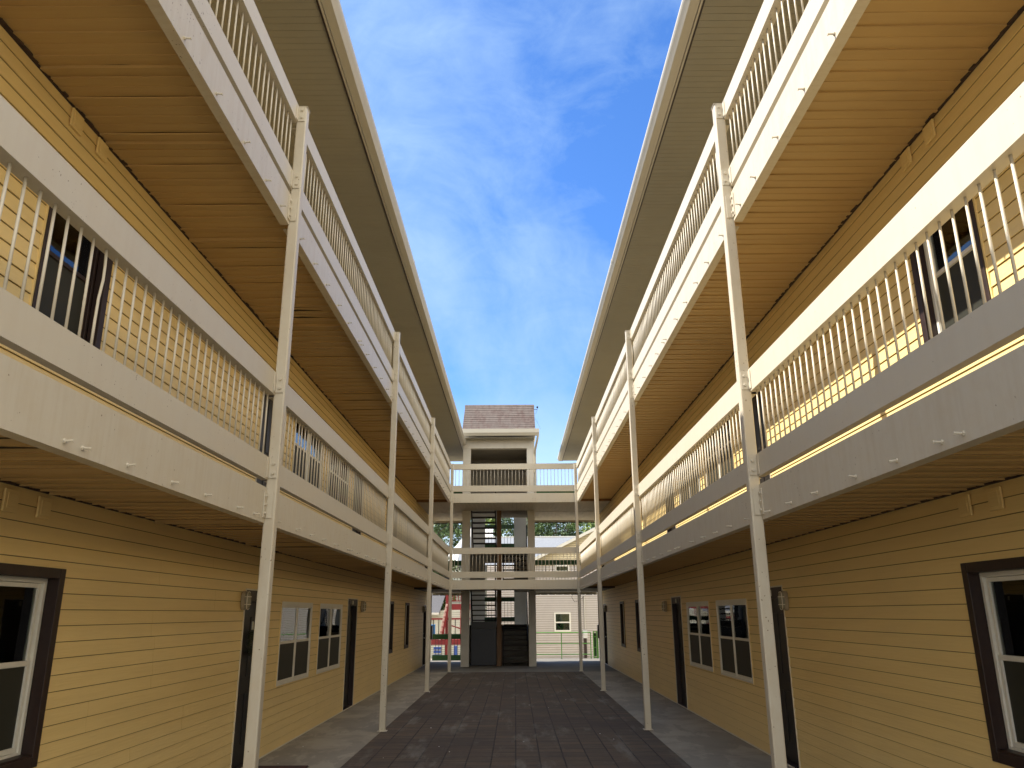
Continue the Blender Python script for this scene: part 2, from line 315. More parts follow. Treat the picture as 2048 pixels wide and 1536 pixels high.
# ------------------------------------------------------------------ lapped vinyl siding
def siding(X, s, y0, y1, z0, z1, ops, zo=0.0, seam=True, rng=None, jog=.0012):
    """boards as real laps; s = outward direction is -s (towards the courtyard)"""
    mb = MB(); rng = rng or random.Random(3)
    k0 = int(math.floor((z0 - zo) / CS)); k1 = int(math.ceil((z1 - zo) / CS))
    joints = {}
    for k in range(k0, k1):
        ba, bb = zo + k * CS, zo + (k + 1) * CS
        cuts = sorted({max(ba, z0), min(bb, z1)} | {z for o in ops for z in (o[2], o[3]) if ba < z < bb and z0 < z < z1})
        pr = k // 2
        if pr not in joints:
            st = y0 + rng.uniform(-3.6, 0); js = []
            while st < y1: st += 3.66 - rng.uniform(0, .25); js.append(st)
            joints[pr] = js
        for a, b in zip(cuts, cuts[1:]):
            mid = (a + b) / 2
            iv = [(y0, y1)]
            for o in ops:
                if o[2] < mid < o[3]:
                    nv = []
                    for p, q in iv:
                        if o[1] <= p or o[0] >= q: nv.append((p, q)); continue
                        if p < o[0]: nv.append((p, o[0]))
                        if q > o[1]: nv.append((o[1], q))
                    iv = nv
            f = lambda z: .014 - .011 * min(1, (z - ba) / CS * 1.15)
            for p, q in iv:
                pts = [p] + [j for j in joints[pr] if seam and p + .05 < j < q - .05] + [q]
                for n_, (u, v) in enumerate(zip(pts, pts[1:])):
                    wob = jog * (n_ % 2)
                    xa, xb = X - s * (f(a) + wob), X - s * (f(b) + wob)
                    Q = [(xa, u, a), (xa, v, a), (xb, v, b), (xb, u, b)]
                    mb.quad(*(Q if s < 0 else Q[::-1]))
                    if a == ba:
                        d0, d1 = X - s * .0032, X - s * .0056
                        Q = [(d1, u, a - .0055), (d1, v, a - .0055), (d1, v, a), (d1, u, a)]
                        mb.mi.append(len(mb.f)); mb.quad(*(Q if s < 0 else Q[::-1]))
                        Q = [(X, u, a), (X, v, a), (xa, v, a), (xa, u, a)]
                        mb.quad(*(Q if s < 0 else Q[::-1]))
                    if wob:
                        for e in (u, v): mb.quad((X, e, a), (xa, e, a), (xb, e, b), (X, e, b))
    return mb

def ceil_laps(X0, X1, y0, y1, z, sag=.0, rng=None, gaps=()):
    """vinyl laid overhead: laps run across the gallery"""
    mb = MB(); rng = rng or random.Random(5); y = y0; k = 0
    while y < y1:
        e = min(y + CS, y1); major = k % 2 == 0
        a = z - .003 - (.012 if major else .002); b = z - .001
        if major: off = rng.uniform(-sag, sag) if sag else 0
        if any(y <= g_ < e for g_ in gaps): a -= .020
        nx = 4
        xs = [X0 + (X1 - X0) * i / nx for i in range(nx + 1)]
        def dz(x, yy): return off * math.sin(math.pi * (x - X0) / (X1 - X0)) + sag * .6 * math.sin(yy * 1.1 + x)
        for xa, xb in zip(xs, xs[1:]):
            mb.quad((xa, y, a + dz(xa, y)), (xa, e, b + dz(xa, e)), (xb, e, b + dz(xb, e)), (xb, y, a + dz(xb, y)))
            mb.quad((xa, y, z + dz(xa, y)), (xa, y, a + dz(xa, y)), (xb, y, a + dz(xb, y)), (xb, y, z + dz(xb, y)))
        y = e; k += 1
    return mb

# ------------------------------------------------------------------ windows and doors
def win_frame(mb, X, s, y0, y1, z0, z1, d, t, wd):
    """rectangular ring: front at depth d behind the wall face, t thick, wd wide"""
    xa, xb = X + s * d, X + s * (d + t)
    mb.box(xa, xb, y0, y0 + wd, z0, z1); mb.box(xa, xb, y1 - wd, y1, z0, z1)
    mb.box(xa, xb, y0 + wd, y1 - wd, z1 - wd, z1); mb.box(xa, xb, y0 + wd, y1 - wd, z0, z0 + wd)
def sash(parent, X, s, y0, y1, z0, z1, d, blind, thin=False, fm='white'):
    q0 = .012 if thin else .036; sw = .020 if thin else .03; kd = .35 if thin else 1
    zm = z0 + (z1 - z0) * .515
    mb = MB(); win_frame(mb, X, s, y0, y1, z0, z1, d, .07, .014 if thin else .034); mb.build('frame', fm, parent, bevel=.003)
    mb = MB(); win_frame(mb, X, s, y0 + q0, y1 - q0, zm - .022, z1 - q0, d + .022 * kd, .03 * kd, sw); mb.build('upper_sash', fm, parent, bevel=.002)
    mb = MB(); win_frame(mb, X, s, y0 + q0, y1 - q0, z0 + q0, zm + .016, d + .012 * kd, .03 * kd, sw + .004); mb.build('lower_sash', fm, parent, bevel=.002)
    xg = X + s * (d + .036 * kd); MB().box(xg, xg + s * .004, y0 + .02, y1 - .02, zm, z1 - .02).build('pane', 'glass', parent)
    xg = X + s * (d + .026 * kd); MB().box(xg, xg + s * .004, y0 + .02, y1 - .02, z0 + .02, zm).build('pane', 'screen', parent)
    if blind:
        xb = X + s * (d + .050); b = MB(); z = z1 - .05; zl = z0 + .1 if blind == 2 else zm + .02
        while z > zl: b.quad((xb, y0 + .04, z), (xb, y1 - .04, z), (xb + s * .012, y1 - .04, z - .021), (xb + s * .012, y0 + .04, z - .021)); z -= .024
        b.build('blind', 'blind', parent)
def window_single(B, X, s, y0, y1, z0, z1, blind=0, fm='white'):
    Wn = link('window', MB().mesh('window', 'brown'), B)
    mb = MB(); t = .072
    xa, xb = X - s * .030, X + s * .055
    mb.box(xa, xb, y0, y0 + t, z0, z1); mb.box(xa, xb, y1 - t, y1, z0, z1); mb.box(xa, xb, y0 + t, y1 - t, z1 - t, z1); mb.box(xa, xb, y0 + t, y1 - t, z0, z0 + t)
    mb.build('casing', 'brown', Wn, bevel=.004)
    mb = MB(); xc = X - s * .018
    for a in ((y0 - .016, y0, z0 - .016, z1 + .016), (y1, y1 + .016, z0 - .016, z1 + .016), (y0, y1, z1, z1 + .016), (y0, y1, z0 - .016, z0)): mb.box(X + s * .01, xc, *a)
    mb.build('edge_trim', 'siding', Wn)
    sash(Wn, X, s, y0 + t, y1 - t, z0 + t, z1 - t, .056, blind, fm=fm)
    xr = X + s * .155; MB().box(xr, xr + s * .01, y0, y1, z0, z1).build('dark_interior', 'unlit_room', Wn)
    mb = MB(); sx = X - s * .020; mb.box(sx, X + s * .056, y0 + t, y1 - t, z0 + t - .001, z0 + t + .016); mb.build('sill', 'brown', Wn)
    return Wn
def window_double(B, X, s, y0, y1, z0, z1, blind=0):
    Wn = link('window', MB().mesh('window', 'white'), B)
    mb = MB(); t = .034; xa, xb = X - s * .021, X + s * .05
    ym = (y0 + y1) / 2
    mb.box(xa, xb, y0, y0 + t, z0, z1); mb.box(xa, xb, y1 - t, y1, z0, z1); mb.box(xa, xb, y0 + t, y1 - t, z1 - t * 1.6, z1); mb.box(xa, xb, y0 + t, y1 - t, z0, z0 + t)
    mb.box(X - s * .019, xb, ym - .016, ym + .016, z0 + t, z1 - t * 1.6)
    mb.build('casing', 'white', Wn, bevel=.004)
    mb = MB()
    for a in ((y0 - .016, y0, z0 - .016, z1 + .016), (y1, y1 + .016, z0 - .016, z1 + .016), (y0, y1, z1, z1 + .016), (y0, y1, z0 - .016, z0)): mb.box(X + s * .01, X - s * .018, *a)
    mb.build('edge_trim', 'siding', Wn)
    for a, b in ((y0 + t, ym - .016), (ym + .016, y1 - t)):
        sash(Wn, X, s, a, b, z0 + t, z1 - t * 1.6, -.014, blind, True)
    xr = X + s * .155; MB().box(xr, xr + s * .01, y0, y1, z0, z1).build('dark_interior', 'unlit_room', Wn)
    return Wn
def door(B, X, s, y0, y1, z0, z1, hinge_far=True):
    D = link('door', MB().mesh('door', 'door'), B)
    xa = X + s * .075
    mb = MB(); mb.box(xa, xa + s * .04, y0 + .045, y1 - .045, z0 + .02, z1 - .13)
    for (pa, pb) in ((z0 + .25, z0 + .85), (z0 + 1.05, z1 - .32)):
        for (qa, qb) in ((y0 + .14, (y0 + y1) / 2 - .05), ((y0 + y1) / 2 + .05, y1 - .14)): mb.box(xa - s * .010, xa, qa, qb, pa, pb)
    mb.build('door_leaf', 'door', D, bevel=.004)
    mb = MB(); mb.box(X - s * .012, X + s * .12, y0, y0 + .045, z0, z1); mb.box(X - s * .012, X + s * .12, y1 - .045, y1, z0, z1); mb.box(X - s * .010, X + s * .12, y0 + .045, y1 - .045, z1 - .13, z1)
    mb.build('door_frame', 'brown', D)
    mb = MB()
    for a in ((y0 - .018, y0, z0, z1 + .018), (y1, y1 + .018, z0, z1 + .018), (y0, y1, z1, z1 + .018)): mb.box(X + s * .01, X - s * .020, *a)
    mb.build('edge_trim', 'trim', D)
    yk = y1 - .12 if hinge_far else y0 + .12
    mb = MB(); mb.tube([(xa, yk, z0 + .95), (xa - s * .03, yk, z0 + .95), (xa - s * .036, yk, z0 + .95), (xa - s * .065, yk, z0 + .95)], [.012, .012, .028, .022], 12); mb.tube([(xa, yk, z0 + 1.10), (xa - s * .018, yk, z0 + 1.10)], .026, 12)
    mb.build('door_knob', 'metal', D, smooth=False)
    MB().box(X - s * .020, X - s * .010, (y0 + y1) / 2 - .04 * 1, (y0 + y1) / 2 + .05, z1 - .105, z1 - .03).build('number_plate', 'ribbon', D)
    MB().box(X - s * .018, X - s * .010, y0 + .10, y0 + .33, z1 - .105, z1 - .04).build('closer_plate', 'brown', D)
    MB().box(X - s * .01, X + s * .15, y0, y1, z0 - .02, z0 + .02).build('threshold', 'brown', D)
    return D

SINGLES = [(1.75, 2.66), (5.02, 5.93), (21.35, 22.28), (24.62, 25.56)]
DOUBLES = [(11.60, 13.36), (13.88, 15.68)]
DOORS = [(10.02, 10.97), (16.20, 17.16), (29.60, 30.55)]

def wing(s):
    X = WALL[s]; nm = SIDE[s]
    B = thing('apartment_building', 'pale yellow three-storey siding apartment wing along the %s side of the courtyard' % nm, 'building', (X + s * 3, 12, 0))
    for fl in range(3):
        f0 = FLOOR[fl]; top = (SOF[fl + 1] if fl < 2 else 7.93) + (.05 if fl < 2 else 0)
        ops = []
        for a, b in SINGLES: ops.append((a, b, f0 + .80, f0 + 2.135)); window_single(B, X, s, a, b, f0 + .80, f0 + 2.135, {(-1, 0): 1, (1, 0): 1 if a < 8 else 0}.get((s, fl), 1 if (fl == 1) else 0) if a > 3 else 0, 'brown' if (s < 0 and fl == 1 and 3 < a < 8) else 'white')
        for i, (a, b) in enumerate(DOUBLES): ops.append((a, b, f0 + .84, f0 + 1.985)); window_double(B, X, s, a, b, f0 + .84, f0 + 1.985, 1 if (fl == 1 or (s < 0 and i == 0)) else 0)
        for i, (a, b) in enumerate(DOORS): ops.append((a, b, f0, f0 + 2.10)); door(B, X, s, a, b, f0, f0 + 2.10, i != 1)
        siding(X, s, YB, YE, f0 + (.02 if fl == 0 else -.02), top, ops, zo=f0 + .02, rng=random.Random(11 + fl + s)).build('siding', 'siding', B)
    MB().box(X + s * .17, X + s * 9, YB, YE - .02, -.6, 7.9).build('unlit_room_block', 'unlit_room', B)
    e = siding(0, 1, 0, 8.9, 0, 7.9, [], seam=False)      # gable-end wall facing the back yard
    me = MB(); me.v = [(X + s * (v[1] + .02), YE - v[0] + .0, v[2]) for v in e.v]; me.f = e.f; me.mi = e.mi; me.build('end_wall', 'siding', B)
    MB().box(X - s * .012, X + s * .10, YE, YE + .035, -.05, 7.93).box(X - s * .022, X - s * .0125, YE - .10, YE + .035, -.05, 7.93).build('corner_board', 'trim', B)
    MB().box(X - s * .020, X + s * .02, YB, YE, -.02, .019).build('starter_strip', 'trim', B)
    # roof
    ex, rxx = abs(WALL[s]) - 1.37, 8.2
    ex = 1.985
    z0, sl_ = 8.02, .36
    zr = z0 + (rxx - ex) * sl_
    prof = [(s * ex, z0 - .02), (s * ex, z0 + .07), (s * rxx, zr + .09), (s * (2 * rxx - ex), z0 + .07), (s * (2 * rxx - ex), z0 - .02)]
    Rf = MB().prism(prof, 'y', YB - .4, YE + .0).build('roof', 'darkshingle', B)
    MB().box(s * ex, s * (ex + .022), YB - .4, YE, 7.925, 8.0).build('fascia_board', 'gutter', Rf)
    # ribbed eave soffit
    mb = MB(); y = YB - .4; xa, xb = s * (ex + .02), X + s * .02; k = 0
    while y < YE - .02:
        e_ = min(y + .1016, YE - .02)
        mb.quad((xa, y, 7.945), (xa, e_ - .006, 7.945), (xb, e_ - .006, 7.945), (xb, y, 7.945))
        mb.quad((xa, e_ - .006, 7.945), (xa, e_ - .003, 7.957), (xb, e_ - .003, 7.957), (xb, e_ - .006, 7.945))
        mb.quad((xa, e_ - .003, 7.957), (xa, e_, 7.945), (xb, e_, 7.945), (xb, e_ - .003, 7.957))
        y = e_; k += 1
    mb.build('eave_soffit', 'roof_soffit', B)
    mb = MB(); mb.box(s * (ex + .0221), s * (ex + .045), YB, YE, 7.928, 7.944); mb.build('soffit_channel', 'brown', B)
    # K-style gutter
    o = 1.82; i_ = 1.978
    pr = [(s * i_, 8.06), (s * i_, 7.935), (s * (o + .055), 7.935), (s * (o + .035), 7.965), (s * (o + .010), 8.000), (s * o, 8.02), (s * o, 8.055), (s * (o + .012), 8.055), (s * (o + .014), 8.025), (s * (o + .05), 7.975), (s * (o + .06), 7.942), (s * (i_ - .006), 7.942), (s * (i_ - .006), 8.06)]
    Gt = MB().prism(pr, 'y', YB - .4, YE + .01).build('gutter', 'gutter', B)
    pr2 = [(s * (i_ + .001), 8.062), (s * (i_ + .001), 7.930), (s * (o + .052), 7.930), (s * (o + .029), 7.964), (s * (o + .004), 8.001), (s * (o - .005), 8.02), (s * (o - .005), 8.06)]
    for yj in (13.2, 24.8): MB().prism(pr2, 'y', yj - .045, yj + .045).build('gutter_joint', 'gutter', Gt)
    # mounting blocks near the gallery ceiling and the ragged gap
    for zb in (2.535, 5.430):
        dy = 0 if s < 0 else .22
        for yb in (5.15, 5.53, 20.9, 21.3):
            mb = MB(); mb.box(X - s * .018, X - s * .034, yb + dy - .075, yb + dy + .075, zb - .075, zb + .075); mb.box(X - s * .034, X - s * .040, yb + dy - .05, yb + dy + .05, zb - .05, zb + .05)
            mb.build('mounting_block', 'siding', B, bevel=.004)
    for fl in (1, 2):
        zs = SOF[fl]; mb = MB(); y = YB
        while y < 26.7:
            h = random.uniform(.006, .03) if s < 0 or random.random() < .5 else .008; ln = random.uniform(.03, .16); d = random.uniform(.012, .04)
            mb.box(X - s * (.004 + d), X + s * .01, y, y + ln, zs - .014, zs + h); y += ln
        mb.build('gap_filler', 'debris', B)
    return B
wing(-1); wing(1)

# ------------------------------------------------------------------ posts
def post_profile(cx, cy, h, r):
    p = []
    for qx, qy, a0 in ((1, 1, 0), (-1, 1, 90), (-1, -1, 180), (1, -1, 270)):
        for k in range(4):
            a = R(a0 + k * 30); p.append((cx + qx * (h - r) + r * math.cos(a), cy + qy * (h - r) + r * math.sin(a)))
    return p
for s in (-1, 1):
    for k in range(1, 5):
        y = PY[k]; x = POST[s]
        P = thing('steel_post', 'full-height cream steel post, %s from the camera along the %s wing' % (ORD[k] if k < 4 else 'farthest', SIDE[s]), 'post', (x, y, 0), 'steel posts carrying the galleries')
        MB().prism(post_profile(x, y, .05, .012), 'z', .012, 6.775).build('shaft', 'paint_dirty', P)
        MB().box(x - .058, x + .058, y - .058, y + .058, 6.775, 6.781).build('cap', 'paint', P)
        MB().box(x - .075, x + .075, y - .075, y + .075, .0045, .012).build('base_plate', 'paint_dirty', P, bevel=.002)

# ------------------------------------------------------------------ decks: edge beams, soffit, slab
def cchan(xw, s, z0, z1, fl, t=.009):
    # web on the courtyard side, flanges pointing to the wall (s)
    return [(xw, z0), (xw + s * fl, z0), (xw + s * fl, z0 + t), (xw + s * t, z0 + t), (xw + s * t, z1 - t), (xw + s * fl, z1 - t), (xw + s * fl, z1), (xw, z1)]
bolt_me = None
def bolt_mesh():
    mb = MB(); mb.tube([(0, 0, 0), (-.010, 0, 0)], .013, 6); mb.tube([(-.010, 0, 0), (-.048, 0, 0)], .0065, 6); mb.tube([(-.044, 0, -.002), (-.050, 0, -.002)], .010, 6)
    return mb.mesh('anchor_bolt', 'paint_dirty')
bolt_me = bolt_mesh()
BY = [.30, .92, 1.52, 2.1, 2.7, 3.42, 3.58, 4.07, 4.67, 5.27, 5.87, 6.33]
STOR = ['', 'middle', 'top']
for s in (-1, 1):
    for fl in (1, 2):
        D = thing('gallery_deck', 'cream steel-edged walkway deck of the %s storey along the %s wing' % (STOR[fl], SIDE[s]), 'balcony', (WEB[s], 13, CH[fl][0]), 'walkway decks along the wings')
        z0, z1 = CH[fl]
        for k in range(4):
            ya, yb = PY[k] + .052, PY[k + 1] - .052
            b = MB().prism(cchan(WEB[s], s, z0, z1, .085), 'y', ya, yb).build('edge_beam', 'paint_dirty', D)
            for q in BY:
                yy = PY[k] + q + random.uniform(-.04, .04)
                if yy < 2.4 or yy > yb - .15: continue
                o = link('anchor_bolt', bolt_me, b, (WEB[s], yy, z0 + .045))
                o.rotation_euler = (0, random.uniform(-.12, .12), 0 if s > 0 else math.pi)
            # end angle with three bolts on the post
            mb = MB(); xa = WEB[s]
            mb.box(xa - s * .0005, xa - s * .009, yb - .075, yb - .0005, z0 + .04, z1 - .04); mb.box(xa - s * .009, xa - s * .060, yb - .010, yb - .0005, z0 + .04, z1 - .04)
            for zz_ in (z0 + .08, (z0 + z1) / 2, z1 - .08): mb.tube([(xa - s * .009, yb - .045, zz_), (xa - s * .024, yb - .045, zz_)], .014, 6)
            mb.build('angle_bracket', 'paint_dirty', b, bevel=.002)
        MB().prism(cchan(WEB[s], s, z0, z1, .085), 'y', YB, PY[0] - .052).build('edge_beam', 'paint_dirty', D)
        MB().box(WEB[s] + s * .012, WALL[s] + s * .01, YB, PY[4], z1 - .09, z1 - .012).build('deck_slab', 'concrete', D)
        xa, xb = WEB[s] + s * .010, WALL[s] - s * .022
        ceil_laps(min(xa, xb), max(xa, xb), YB, PY[4] - .07, SOF[fl], sag=.006 if s < 0 else .0015, rng=random.Random(fl * 3 + s), gaps=(3.9, 4.71, 5.58, 7.35, 9.9, 13.2) if s < 0 else ()).build('soffit', 'vinyl_soffit', D)
        MB().box(WEB[s] + s * .012, WALL[s] - s * .03, YB, PY[4] - .06, SOF[fl] + .006, SOF[fl] + .02).build('ceiling_board', 'black', D)
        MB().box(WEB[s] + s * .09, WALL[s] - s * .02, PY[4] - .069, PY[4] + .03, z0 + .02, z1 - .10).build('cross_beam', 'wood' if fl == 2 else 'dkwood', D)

# ------------------------------------------------------------------ railings
bal_me = {}
def bal_mesh(fl, bent=False):
    h = HR[fl][0] - BR[fl][1]; mb = MB()
    if bent: mb.tube([(0, 0, 0), (0, 0, h * .25), (0, .004, h * .5), (0, .022, h * .7), (0, .020, h * .85), (0, .012, h)], .0078, 8)
    else: mb.tube([(0, 0, 0), (0, 0, h)], .0078, 8)
    me = mb.mesh('baluster', 'paint')
    for p in me.polygons[:-2]: p.use_smooth = True
    return me
for fl in (1, 2): bal_me[fl] = bal_mesh(fl)
bent_me = bal_mesh(1, True)
def bracket(parent, s, xa, yb, z0, z1, dirn):
    mb = MB(); zc = (z0 + z1) / 2; h = .085
    y0_ = yb; y1_ = yb - dirn * .008
    mb.box(xa - s * .002, xa - s * .072, y0_ - dirn * .0006, y1_, zc - h, zc + h)
    mb.box(xa + s * .0, xa - s * .008, y1_, yb - dirn * .065, zc - h, zc + h)
    for q in (-.042, .042): mb.tube([(xa - s * .042, y1_, zc + q), (xa - s * .042, y1_ - dirn * .016, zc + q)], .015, 6)
    mb.build('bracket', 'paint', parent, bevel=.0025)
for s in (-1, 1):
    for fl in (1, 2):
        for k in range(4):
            ya, yb = PY[k] + .052, PY[k + 1] - .052
            if k == 0: where = 'nearest the camera, before the first post'
            else: where = 'between the %s and %s posts' % (ORD[k], ORD[k + 1])
            Rl = thing('railing', 'cream steel railing of the %s storey, %s wing, %s' % (STOR[fl], SIDE[s], where), 'railing', (WEB[s], ya, BR[fl][0]), 'steel railings of the galleries')
            MB().prism(cchan(WEB[s], s, *HR[fl], .085, .007), 'y', ya, yb).build('handrail', 'paint', Rl)
            MB().prism(cchan(WEB[s], s, *BR[fl], .060, .007), 'y', ya, yb).build('bottom_rail', 'paint', Rl)
            n = int((yb - ya) / .1205); st = (yb - ya) / n
            for j in range(n):
                yy = ya + st * (j + .5)
                if yy < 1.4: continue
                bent = s < 0 and fl == 1 and k == 0 and abs(yy - 3.92) < .06
                o = link('baluster', bent_me if bent else bal_me[fl], Rl, (WEB[s] + s * .045, yy, BR[fl][1] - .001))
                o.rotation_euler = (random.uniform(-.006, .006), random.uniform(-.004, .004), 0)
            for z in (HR[fl], BR[fl]): bracket(Rl, s, WEB[s], yb, *z, 1); bracket(Rl, s, WEB[s], ya, *z, -1)

# ------------------------------------------------------------------ bridge across the far end
YF = 26.735
def cchan_x(yw, z0, z1, fl, t=.009):
    return [(yw, z0), (yw + fl, z0), (yw + fl, z0 + t), (yw + t, z0 + t), (yw + t, z1 - t), (yw + fl, z1 - t), (yw + fl, z1), (yw, z1)]
XA, XB = POST[-1] + .052, POST[1] - .052
TX0, TX1, TY0, TY1 = -1.94, .745, 29.17, 31.75
for fl in (1, 2):
    z0, z1 = CH[fl]
    D = thing('bridge_deck', '%s-storey cream steel bridge deck crossing the far end of the courtyard' % STOR[fl], 'bridge', (0, YF, z0), 'bridge decks at the far end')
    b = MB().prism(cchan_x(YF, z0 + .005, z1, .09), 'x', XA, XB).build('edge_beam', 'paint', D)
    for x in [i * .6 - 1.85 for i in range(7)]:
        mb = MB(); mb.tube([(x, YF, z0 + .05), (x, YF - .02, z0 + .05)], .012, 6); mb.build('anchor_bolt', 'bolt', b)
    for cx_ in (-1.93, .72):
        mb = MB()
        for dx in (-.09, .0):
            for dz in (.07, .14): mb.tube([(cx_ + dx, YF, z0 + dz), (cx_ + dx, YF - .014, z0 + dz)], .014, 6)
        mb.build('bolt_plate', 'bolt', b)
    mb = MB()
    for a in ((WALL[-1] + .03, WALL[1] - .03, YF + .012, TY0 - .01), (WALL[-1] + .03, TX0 - .005, TY0 - .01, 32.5), (TX1 + .005, WALL[1] - .03, TY0 - .01, 32.5)): mb.box(*a, z1 - .09, z1 - .012)
    mb.build('deck_slab', 'concrete', D)
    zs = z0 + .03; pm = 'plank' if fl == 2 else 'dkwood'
    def planks(x0, x1, y0, y1):
        mb = MB(); x = x0
        while x < x1:
            e = min(x + .142, x1); mb.box(x + .0025, e - .0025, y0, y1, zs, zs + .02 + random.uniform(0, .004)); x = e
        mb.build('soffit_boards', pm, D)
    planks(WALL[-1] + .03, WALL[1] - .03, YF + .095, TY0 - .02); planks(WALL[-1] + .03, TX0 - .01, TY0 - .01, 32.45); planks(TX1 + .01, WALL[1] - .03, TY0 - .01, 32.45)
    mb = MB(); mb.box(WALL[-1] + .03, WALL[1] - .03, YF + .1, 28.9, zs + .026, zs + .04); mb.box(WALL[-1] + .03, TX0 - .01, 28.9, 32.45, zs + .026, zs + .04); mb.box(TX1 + .01, WALL[1] - .03, 28.9, 32.45, zs + .026, zs + .04); mb.build('joist_lining', 'dkwood', D)
    mb = MB(); mb.box(WALL[-1] + .03, TX0 - .01, TY0 + .25, TY0 + .29, zs - .012, zs - .001); mb.box(TX1 + .01, WALL[1] - .03, TY0 + .25, TY0 + .29, zs - .012, zs - .001); mb.build('soffit_batten', pm, D)
    for xa, xb in ((WALL[-1] + .03, TX0 - .01), (TX1 + .01, WALL[1] - .03)):
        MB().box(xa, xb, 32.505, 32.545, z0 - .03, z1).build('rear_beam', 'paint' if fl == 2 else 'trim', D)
        mb = MB(); x = xa
        while x < xb:
            mb.box(x, min(x + .26, xb), 32.506, 32.56, z0 - .055 - random.uniform(0, .015), z0 - .031); x += .30
        mb.build('drip_edge', 'dkwood', D)
    Rl = thing('railing', '%s-storey cream steel railing spanning the bridge at the far end' % STOR[fl], 'railing', (0, YF, BR[fl][0]), 'bridge railings at the far end')
    MB().prism(cchan_x(YF, *HR[fl], .075, .007), 'x', XA, XB).build('handrail', 'paint', Rl)
    MB().prism(cchan_x(YF, *BR[fl], .060, .007), 'x', XA, XB).build('bottom_rail', 'paint', Rl)
    n = int((XB - XA) / .122); st = (XB - XA) / n
    for j in range(n): link('baluster', bal_me[fl], Rl, (XA + st * (j + .5), YF + .04, BR[fl][1] - .001))

# ------------------------------------------------------------------ stair tower
T = thing('stair_tower', 'narrow stair tower with brown shingled roof behind the bridge', 'tower', (-.6, 30.4, 0))
for x0, x1 in ((TX0, -1.645), (.48, TX1)):
    MB().box(x0, x1, TY0, TY0 + .29, 0, 7.83).build('column', 'tower', T, bevel=.006)
MB().box(TX0 - .003, TX1 + .003, TY0 - .003, TY0 + .29, 7.83, 8.14).build('lintel', 'tower', T, bevel=.006)
def lapbox_side(x, s):
    m = siding(x, s, TY0 + .29, TY1, 0, 8.14, [], seam=False); return m
lapbox_side(TX0 + .03, 1).build('side_wall', 'tower', T); lapbox_side(TX1 - .03, -1).build('side_wall', 'tower', T)
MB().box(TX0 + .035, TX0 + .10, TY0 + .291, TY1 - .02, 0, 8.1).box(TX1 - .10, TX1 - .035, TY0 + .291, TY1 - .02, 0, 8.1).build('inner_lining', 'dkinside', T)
mb = MB()
xl, xr_ = TX0 + .10, TX1 - .10
OX0, OX1 = -1.175, -.035
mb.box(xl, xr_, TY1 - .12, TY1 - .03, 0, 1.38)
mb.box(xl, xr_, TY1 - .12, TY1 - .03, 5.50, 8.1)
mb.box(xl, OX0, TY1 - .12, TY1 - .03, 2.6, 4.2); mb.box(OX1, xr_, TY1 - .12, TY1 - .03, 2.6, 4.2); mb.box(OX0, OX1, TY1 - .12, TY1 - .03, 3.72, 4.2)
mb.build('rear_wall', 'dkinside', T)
for z0, z1 in ((1.38, 2.6), (4.2, 5.5)):
    for x0, x1 in ((-1.80, -1.21), (-.035, .50)):
        MB().box(x0, x1, 32.6, 32.66, z0 - .1, z1 + .15).build('rear_panel', 'panel', T)
    for zb in (z0 + .12, z0 + .87):
        MB().box(OX0 - .02, OX1 + .02, TY1 + .03, TY1 + .07, zb, zb + .165).build('guard_board', 'green', T, bevel=.004)
    mb = MB()
    for k in range(1, 9): mb.box(OX0 + k * .127 - .006, OX0 + k * .127 + .006, TY1 + .01, TY1 + .022, z0, z0 + 1.03)
    mb.build('guard_bars', 'door', T)
# stairs
def flight(x0, x1, ya, za, yb, zb, n, name, m='dkwood'):
    Fl = link('stair_flight', None, T)
    for xs_ in (x0 - .02, x1 + .02): MB().beam((xs_, ya, za - .1), (xs_, yb, zb - .1), .04, .24).build('stringer', m, Fl)
    for k in range(n):
        t = (k + .5) / n; y = ya + (yb - ya) * t; z = za + (zb - za) * (k + 1) / n
        MB().box(x0, x1, y - .13, y + .13, z - .045, z).build('tread', m, Fl)
    mb = MB(); mb.tube([(x1 + .02 if x1 < 0 else x1 + .02, ya, za + .85), (x1 + .02, yb, zb + .85)], .018, 6); mb.tube([(x1 + .02, ya, za), (x1 + .02, ya, za + .85)], .018, 6); mb.tube([(x1 + .02, yb, zb), (x1 + .02, yb, zb + .85)], .018, 6); mb.build('handrail', 'door', Fl)
for lv in (0, 1):
    zb_ = (0, 2.86)[lv]
    flight(-.42, .44, 29.6, zb_, 31.0, zb_ + 1.40, 8, 'lower')
    flight(-1.60, -.74, 31.0, zb_ + 1.40, 29.6, zb_ + 2.84, 8, 'upper')
    MB().box(xl, xr_, 30.95, TY1 - .125, zb_ + 1.30, zb_ + 1.375).build('landing', 'dkwood', T)
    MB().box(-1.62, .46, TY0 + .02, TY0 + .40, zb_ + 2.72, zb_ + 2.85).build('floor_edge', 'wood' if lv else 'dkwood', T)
MB().box(-.665, -.495, 29.52, 29.66, 0, 5.53).build('timber_post', 'wood', T, bevel=.004)
MB().box(-1.60, -.69, 29.70, 29.74, .02, 1.28).build('storage_panel', 'navy', T)
MB().box(-1.60, -.69, 29.70, 29.76, 1.29, 1.52).build('storage_header', 'door', T)
MB().box(-.60, .50, 31.2, 31.25, 5.80, 6.25).build('wood_guard', 'wood', T)
MB().box(TX0 + .02, TX1 - .02, TY0 + .30, TY1 - .02, 7.86, 7.9).build('top_ceiling', 'dkinside', T)
mb = MB(); mb.box(.440, .462, TY0 - .02, TY0 + .03, 4.35, 4.95); mb.box(-1.62, -1.60, TY0 - .02, TY0 + .03, 3.1, 3.6); mb.build('grab_bar', 'door', T)
